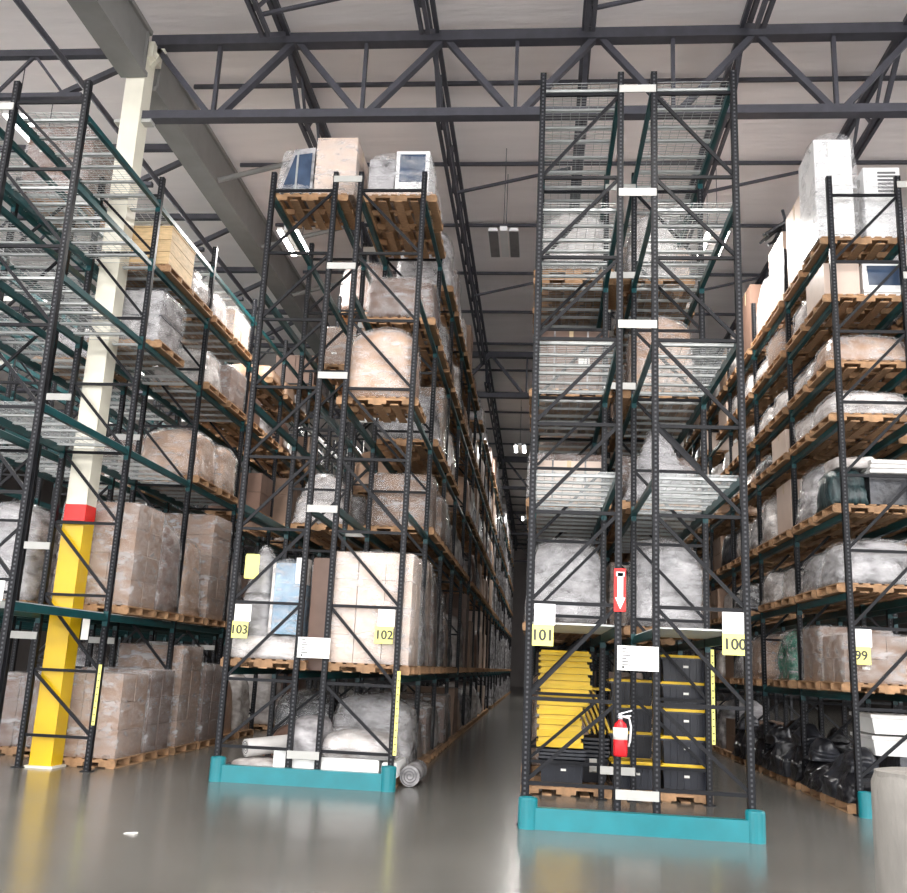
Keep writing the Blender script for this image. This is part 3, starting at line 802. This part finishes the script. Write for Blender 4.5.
def tote(x, y, z, lab, lid=True, rz=0., group='black totes'):
    t = thing('storage_tote', lab, 'tote', (x, y, z), rz, group)
    obj('body', TBODY, None, t)
    obj('sticker', MB().box(-.035, .035, -.004, 0, 0, .03), M['paper'], t, (.02, -TD/2+.012, TH*.55))
    if lid: obj('lid', TLID, None, t, (0, 0, TH-.02))
    return t
yb = Y0['C'] + PITCH + .12
pallet(1.72, yb+.5, 0, 'wooden pallet under the tall tower of black totes with yellow lids', True)
pallet(.42, yb+.5, 0, 'wooden pallet under the stack of loose yellow tote lids', True)
tl = ['topmost', 'fourth up', 'third up', 'second up', 'lowest'][::-1]
for i in range(5):
    tote(1.97, yb+.26, PH+.002+i*(TH+.016), 'black tote with yellow lid, %s in the five-high tower' % tl[i])
tote(1.33, yb+.27, PH+.002, 'black tote with yellow lid standing alone beside the five-high tower')
for i in range(4): tote(1.33, yb+.83, PH+.002+i*(TH+.016), 'black lidded tote in the stack hidden behind the lone tote')
for i in range(5): tote(1.97, yb+.8, PH+.002+i*(TH+.016), 'black lidded tote in the stack behind the five-high tower')
# nested black totes under the lids
z = PH+.002
t = tote(.36, yb+.26, z, 'black lidless tote under the stack of yellow lids', False)
edges = [.0, .13, .29, .42, .54, .65, .76, .87, .96, 1.05, 1.13, 1.2, 1.27]
wds = [.62, .62, .6, .64, .68, .7, .72, .7, .72, .68, .72, .7]
for i in range(3):
    o = obj('nested_tote', MB().box(-TW/2, TW/2, -TD/2, TD/2, 0, .03).frust(-TW/2+.03, TW/2-.03, -TD/2+.03, TD/2-.03, -.012, 0, .01), M['black'], None, (.36, yb+.26, z+TH+.0+i*.045))
    tag(o, 'black tote nested directly below the stack of yellow lids', 'tote', 'totes under the lids')
z += TH+.145
r2 = random.Random(3)
pos = ['lowest', 'second', 'third', 'fourth', 'fifth', 'sixth', 'seventh', 'eighth', 'ninth', 'tenth', 'eleventh', 'topmost']
for i in range(12):
    h_ = (edges[i+1]-edges[i]); me = lid_mesh(wds[i], .5, h_-.004)
    o = obj('tote_lid', me, None, None, (.02+wds[i]/2+r2.uniform(-.01,.01), yb+.27, z+edges[i]), r2.uniform(-.03,.03))
    tag(o, 'yellow tote lid, %s up in the tall stack of lids' % pos[i] if 0 < i < 11 else 'yellow tote lid, %s in the tall stack of lids' % pos[i], 'lid', 'stacked yellow lids')
# nested totes beside: one full tote and rims of those nested in it
t = tote(.77, yb+.87, PH+.002, 'lowest of the nested black totes beside the yellow lids', False, math.pi/2)
for i in range(5):
    o = obj('nested_tote', MB().box(-TW/2, TW/2, -TD/2, TD/2, 0, .03).frust(-TW/2+.03, TW/2-.03, -TD/2+.03, TD/2-.03, -.02, 0, .01), M['black'], None, (.77, yb+.87, PH+.002+TH+.005+i*.055), math.pi/2)
    tag(o, 'black tote nested in the pile beside the yellow lids', 'tote', 'nested black totes')
for i in range(5):
    o = obj('tote_lid', TLID, None, None, (.62+i*.07, yb+.87, 1.06), rot=(0, 1.15, 0))
    tag(o, 'yellow tote lid leaning on edge on the nested black totes', 'lid', 'leaning yellow lids')
o = obj('tote_lid', TLID, None, None, (.77, yb+.87, 1.36), math.pi/2)
tag(o, 'yellow tote lid lying across the leaning lids', 'lid')
o = obj('paper_sheet', MB().box(-.05, .05, -.002, .002, 0, .18), M['paper'], None, (.8, yb+.55, PH+.14)); tag(o, 'white paper sheet stuck to the nested black totes', 'paper')

# ------------------------------------------------------------------ goods placed by hand
PB = Y0['B']
def lump(name, cat, x, y, z, sx, sy, sz, mat, lab, group=None, amp=.05, taper=.05, dome=.2, power=6., rz=0., film=False, n=9):
    LC[0] += 1
    if not film:
        o = obj(name, lump_mesh(sx, sy, sz, LC[0], amp, taper, dome, power, n), M[mat], None, (x, y, z), rz)
        return tag(o, lab, cat, group)
    t = thing(name, lab, cat, (x, y, z), rz, group)
    sd = LC[0]
    obj('goods', lump_mesh(sx, sy, sz, sd, amp, taper, dome, power, n), M[mat], t)
    obj('stretch_film', lump_mesh(sx+.06, sy+.06, sz+.035, sd, amp, taper, dome, power, n), M['film'], t)
    return t
def block(name, cat, x, y, z, sx, sy, sz, mat, lab, group=None, rz=0.):
    mb = MB(); b = .012
    mb.frust(-sx/2, sx/2, -sy/2, sy/2, 0, b, b); mb.box(-sx/2, sx/2, -sy/2, sy/2, b, sz-b); mb.frust(-sx/2+b, sx/2-b, -sy/2+b, sy/2-b, sz-b, sz, -.0)
    return tag(obj(name, mb, M[mat], None, (x, y, z), rz), lab, cat, group)
def roll(name, cat, p, q, r, mat, lab, group=None):
    p = Vector(p); q = Vector(q); t = thing(name, lab, cat, tuple(p), 0, group)
    d = q-p; obj('sheet', MB().tube([(0,0,0), tuple(d*.5), tuple(d)], [r, r*.97, r], 20), M[mat], t, smooth=False)
    u = d.normalized()
    pts = []
    a = u.cross(Vector((0,0,1))).normalized(); b = a.cross(u)
    for i in range(40):
        th = i*.45; rr = r*(.12+.8*i/40); pts.append(a*math.cos(th)*rr + b*math.sin(th)*rr - u*.002)
    obj('spiral_edge', MB().tube([tuple(v) for v in pts], .006, 4), M['inkgrey'], t)
    return t

# top of rack 103: carton and dark cabinet on a pallet
z5 = LV['B'][5] + .003
pallet(-3.68, PB+.72, z5, 'wooden pallet on top of rack one-oh-three under dark cabinet and pale carton', True)
t = thing('large_carton', 'pale carton in film beside the dark cabinet on top of rack one-oh-three', 'box', (-3.32, PB+.72, z5+PH+.001))
obj('carton', MB().box(-.32, .32, -.45, .45, 0, .98), M['carton_pale'], t); obj('tape', MB().box(-.322, .322, -.03, .03, .8, .983), M['tape'], t)
obj('stretch_film', lump_mesh(.68, .94, 1.0, 801, .01, 0, .03, 22., 9), M['film'], t)
t = thing('display_cabinet', 'dark glass cabinet in film on top of rack one-oh-three', 'cabinet', (-3.95, PB+.72, z5+PH+.001))
obj('body', MB().hexa([(-.3,-.44,0),(.28,-.44,0),(.28,.44,0),(-.3,.44,0)], [(-.05,-.44,.78),(.28,-.44,.82),(.28,.44,.82),(-.05,.44,.78)]), M['w_grey'], t)
obj('glass', MB().hexa([(-.2,-.452,.1),(.24,-.452,.1),(.24,-.442,.1),(-.2,-.442,.1)], [(-.03,-.452,.68),(.24,-.452,.72),(.24,-.442,.72),(-.03,-.442,.68)]), M['screen'], t)
obj('frame_bar', MB().box(.0, .03, -.46, -.445, .05, .74), M['galv'], t); obj('foot_strip', MB().box(-.32, .28, -.455, -.44, 0, .1), M['ink'], t)
obj('stretch_film', lump_mesh(.62, .94, .86, 802, .015, .2, .05, 16., 9), M['film'], t)
# top of rack 102: wrapped appliance
pallet(-2.3, PB+.76, z5, 'wooden pallet on top of rack one-oh-two under the wrapped white appliance', True)
t = thing('wrapped_appliance', 'white appliance with glass door in film on top of rack one-oh-two', 'appliance', (-2.3, PB+.76, z5+PH+.001))
obj('cabinet', MB().box(-.08, .44, -.42, .42, .02, .78), M['appl'], t); obj('door', MB().box(-.02, .38, -.435, -.42, .25, .72), M['screen'], t)
obj('side_carton', MB().box(-.5, -.1, -.42, .42, 0, .64), M['w_grey'], t); obj('base_board', MB().box(-.52, .52, -.46, .46, 0, .06), M['carton_pale'], t)
obj('stretch_film', lump_mesh(1.06, .95, .8, 803, .02, .08, .08, 14., 10), M['film'], t)

# extra goods on rack 103 first level
z1 = LV['B'][1] + .003
zb = z1+PH+.345
t = thing('upright_parcel', 'pale blue film-wrapped panel standing on white wrapped goods in rack one-oh-three', 'panel', (-3.5, PB+.42, zb))
obj('panel', MB().box(-.23, .23, -.2, .2, 0, .98), M['w_blue'], t)
for x in (-.23, .19): obj('edge_strip', MB().box(x, x+.04, -.215, -.2, 0, .98), M['w_white'], t)
obj('top_pad', MB().box(.1, .24, -.22, .1, .7, 1.06), M['foam'], t)
obj('stretch_film', lump_mesh(.5, .46, 1.06, 821, .02, .04, .06, 14., 9), M['film'], t)
lump('wrapped_machine', 'machine', -3.93, PB+.5, zb-.05, .4, .6, 1.28, 'w_grey', 'grey machine with domed top in film beside the pale blue panel', None, .03, .2, .5, 5., film=True)
lump('dark_parcel', 'wrapped load', -4.08, PB+1.45, z1+PH, .5, .6, 1.4, 'w_dark', 'dark wrapped load standing behind the domed machine', None, .03, .05, .2, 6.)
block('large_carton', 'box', -3.02, PB+.62, z1, .3, .7, 1.55, 'carton_brown', 'tall brown carton standing between racks one-oh-three and one-oh-two')
block('paper_sheet', 'paper', -3.98, PB+.02, z1+1.2, .2, .006, .34, 'sign_yellow', 'pale yellow paper fixed above the blue wrapped panels')
# floor of rack 103
roll('fabric_roll', 'roll', (-3.95, PB+.4, .38), (-3.0, PB+1.2, .5), .12, 'fabric', 'white fabric roll lying aslant on the floor of rack one-oh-three')
roll('fabric_roll', 'roll', (-4.1, PB+.25, .1), (-3.9, PB+1.5, .1), .1, 'w_dark', 'dark grey roll on the floor beside the white fabric roll')
lump('plastic_bundle', 'bundle', -3.72, PB+.42, 0, .75, .55, .26, 'w_white', 'loose white plastic bundle on the floor below the fabric roll')
block('foam_block', 'foam', -3.36, PB+.22, 0, .2, .3, .42, 'foam', 'white foam block beside the inner post of rack one-oh-three')
lump('plastic_bundle', 'bundle', -3.5, PB+2.0, 0, .95, .6, .65, 'w_brown', 'brown plastic bundle behind the white fabric roll')
lump('plastic_bundle', 'bundle', -3.05, PB+.45, .3, .5, .7, .55, 'w_grey', 'grey film bundle between the inner posts above a foam box')
block('foam_box', 'foam', -3.02, PB+.2, 0, .42, .3, .3, 'foam', 'white foam box between the inner posts of rack one-oh-two')
# floor of rack 102
pallet(-2.41, PB+.62, 0, 'wooden pallet on the floor of rack one-oh-two under the foam box', True)
block('foam_box', 'foam', -2.45, PB+.5, PH+.001, .82, .85, .22, 'foam', 'long white foam box under the white sheeting on rack one-oh-two floor')
block('foam_box', 'foam', -1.9, PB+.5, PH+.001, .2, .85, .2, 'foam', 'short white foam box at the aisle end of the sheeting')
lump('plastic_sheeting', 'sheeting', -2.36, PB+.55, PH+.225, 1.0, .9, .33, 'w_white', 'folded white plastic sheeting on the foam box', None, .06, .1, .2, 5., film=True)
roll('foam_roll', 'roll', (-1.66, PB+.35, .14), (-1.66, PB+1.25, .14), .135, 'w_grey', 'grey foam roll on the floor at the aisle post of rack one-oh-two')
pallet(-2.33, PB+1.83, 0, 'wooden pallet on the floor of rack one-oh-two under the clear bulky bales', True)
lump('wrapped_bale', 'bale', -2.4, PB+1.75, PH+.001, 1.2, .95, 1.0, 'w_grey', 'bulky grey film bale behind the white plastic sheeting', None, .07, .05, .2, 5., film=True)
# rack 99 top: wrapped white cabinets
z7 = LV['D'][7] + .003
YD = Y0['D']
pallet(4.58, YD+.62, z7, 'wooden pallet on top of rack ninety-nine under the white cabinets', True)
t = thing('wrapped_cabinet', 'tall white drawer cabinet in film on top of rack ninety-nine', 'cabinet', (4.27, YD+.62, z7+PH+.001))
obj('cabinet', MB().box(-.3, .24, -.42, .42, 0, 1.62), M['appl'], t)
for i in range(4): obj('drawer', MB().box(-.1, .22, -.44, -.42, .06+i*.4, .06+i*.4+.3), M['foam'], t)
obj('stretch_film', lump_mesh(.66, .95, 1.85, 811, .03, .1, .12, 14., 10), M['film'], t)
t = thing('wrapped_cabinet', 'lower white cabinet with a vent in film beside the tall drawer cabinet', 'cabinet', (4.93, YD+.62, z7+PH+.001))
obj('cabinet', MB().box(-.26, .26, -.42, .42, 0, 1.15), M['appl'], t)
for i in range(6): obj('vent_slat', MB().box(-.06, .2, -.432, -.42, .75+i*.06, .78+i*.06), M['inkgrey'], t)
obj('stretch_film', lump_mesh(.6, .95, 1.22, 812, .03, .12, .12, 14., 10), M['film'], t)
# dark folded frames on the tops
t = thing('frame_bundle', 'bundle of dark folded metal frames on the cartons above rack ninety-nine', 'frames', (4.45, YD+PITCH+.6, z7+PH+1.31))
r3 = random.Random(5)
for i in range(16):
    a = Vector((r3.uniform(-.6,.3), r3.uniform(-.35,.35), r3.uniform(0,.15))); b = Vector((r3.uniform(-.3,.45), r3.uniform(-.35,.35), r3.uniform(.3,.75)))
    obj('frame_tube', MB().tube([tuple(a), tuple((a+b)/2 + Vector((.05,.05,.1))), tuple(b)], .028, 6), M['w_dark'], t)
obj('wrapped_core', lump_mesh(.6, .5, .5, 815, .08, .3, .4, 4.), M['w_dark'], t)
# rack 99 sixth level: carton and copier
z6 = LV['D'][6] + .003
pallet(4.58, YD+.62, z6, 'wooden pallet of rack ninety-nine under the white copier', True)
block('large_carton', 'box', 4.27, YD+.62, z6+PH+.001, .5, .9, .5, 'carton_pale', 'pale carton beside the white copier in rack ninety-nine')
t = thing('copier', 'white copier with dark sloping glass in rack ninety-nine', 'copier', (4.85, YD+.62, z6+PH+.001))
obj('body', MB().box(-.28, .32, -.44, .44, 0, .5), M['appl'], t)
obj('glass', MB().hexa([(-.2,-.452,.16),(.28,-.452,.16),(.28,-.442,.16),(-.2,-.442,.16)], [(-.22,-.452,.46),(.24,-.452,.46),(.24,-.442,.46),(-.22,-.442,.46)]), M['screen'], t)
obj('tray', MB().box(-.28, .32, -.47, -.44, .04, .09), M['foam'], t)
# rack 99 third level: dark green drape, grey box and white boards
z3 = LV['D'][3] + .003
pallet(4.58, YD+.62, z3, 'wooden pallet of rack ninety-nine under the dark green draped bundle', True)
lump('draped_bundle', 'bundle', 4.22, YD+.55, z3+PH, .5, .85, .55, 'w_teal', 'dark green draped bundle in rack ninety-nine', None, .05, .1, .2, 6.)
block('grey_case', 'case', 4.85, YD+.6, z3+PH+.001, .7, .85, .42, 'w_dark', 'dark grey case beside the dark green draped bundle')
for i in range(3):
    block('white_board', 'board', 4.86, YD+.5, z3+PH+.425+i*.065, .78, .9, .06, 'fabric', 'whitish board lying on the dark grey case', 'boards on the grey case', .02*i)
lump('plastic_bundle', 'bundle', 4.32, YD+.5, z3+PH+.52, .55, .7, .2, 'w_white', 'crumpled pale plastic on the dark green draped bundle')
# rack 99 floor: white tubs and black bags
for i in range(2):
    t = thing('white_tub', 'white lidded tub, %s of two stacked above the black bags' % ('lower' if i == 0 else 'upper'), 'tub', (4.85, YD+.62, .72+i*.27))
    obj('tub', MB().frust(-.48, .48, -.42, .42, 0, .2, .04), M['foam'], t); obj('rim', MB().box(-.5, .5, -.44, .44, .2, .245), M['fabric'], t)
block('black_box', 'box', 4.98, YD+.62, PH+.002, .56, .8, .59, 'w_dark', 'black box under the two white tubs')
for i in range(24):
    k = i // 8; j = i % 8
    x = 4.24 + .6*(j % 2) + r3.uniform(-.03,.03); y = YD + k*PITCH + (.33, .9, 1.5, 2.08)[j//2] + r3.uniform(-.03,.03)
    if k == 0 and j in (1, 3): continue
    sz_ = r3.uniform(.4,.62)
    lump('plastic_bag', 'bag', x, y, PH+.002, .56, .54, sz_, 'bag' if r3.random() < .75 else 'w_dark', 'crumpled dark plastic bag on the floor pallets of rack ninety-nine', 'dark bags on the floor pallets', .1, .2, .5, 3.4)
    if j % 3 == 0:
        lump('plastic_bag', 'bag', x+.02, y+.02, PH+sz_*.85, .46, .46, .32, 'bag' if i % 2 else 'w_dark', 'small plastic bag heaped on the dark bags of rack ninety-nine', 'bags heaped on top', .08, .25, .5, 3.2)

# foreground drum and a paper scrap on the floor
t = thing('wrapped_drum', 'pale grey paper-wrapped drum standing alone on the open floor', 'drum', (1.99, 5.2, 0))
mb = MB(); n = 28; base = 0; lev = [0, .05, .2, .4, .6, .8, 1.0, 1.12, 1.17]
prof = []
for q, zz in enumerate(lev):
    for j in range(n):
        a = 2*math.pi*j/n; rr = .27 * (1 + .03*noise.noise(Vector((math.cos(a)*2.5, math.sin(a)*2.5, zz*1.3)))) - (.02 if q == len(lev)-1 else 0)
        mb.v.append((rr*math.cos(a), rr*math.sin(a), zz))
for q in range(len(lev)-1):
    for j in range(n): mb.f.append((q*n+j, q*n+(j+1)%n, (q+1)*n+(j+1)%n, (q+1)*n+j))
mb.f.append(tuple(range(n))[::-1])
obj('wrapping', mb, M['drum'], t, smooth=True)
obj('lid', MB().lathe([(.24,1.14),(.255,1.15),(.255,1.18),(.2,1.19)], 28), M['drum'], t)
o = obj('paper_scrap', MB().hexa([(0,0,0),(.1,.01,0),(.11,.06,0),(.01,.05,0)], [(0,0,.004),(.1,.01,.02),(.11,.06,.012),(.01,.05,.006)]), M['paper'], None, (-3.66, 8.7, .001)); tag(o, 'small crumpled white paper scrap on the open concrete floor', 'paper')
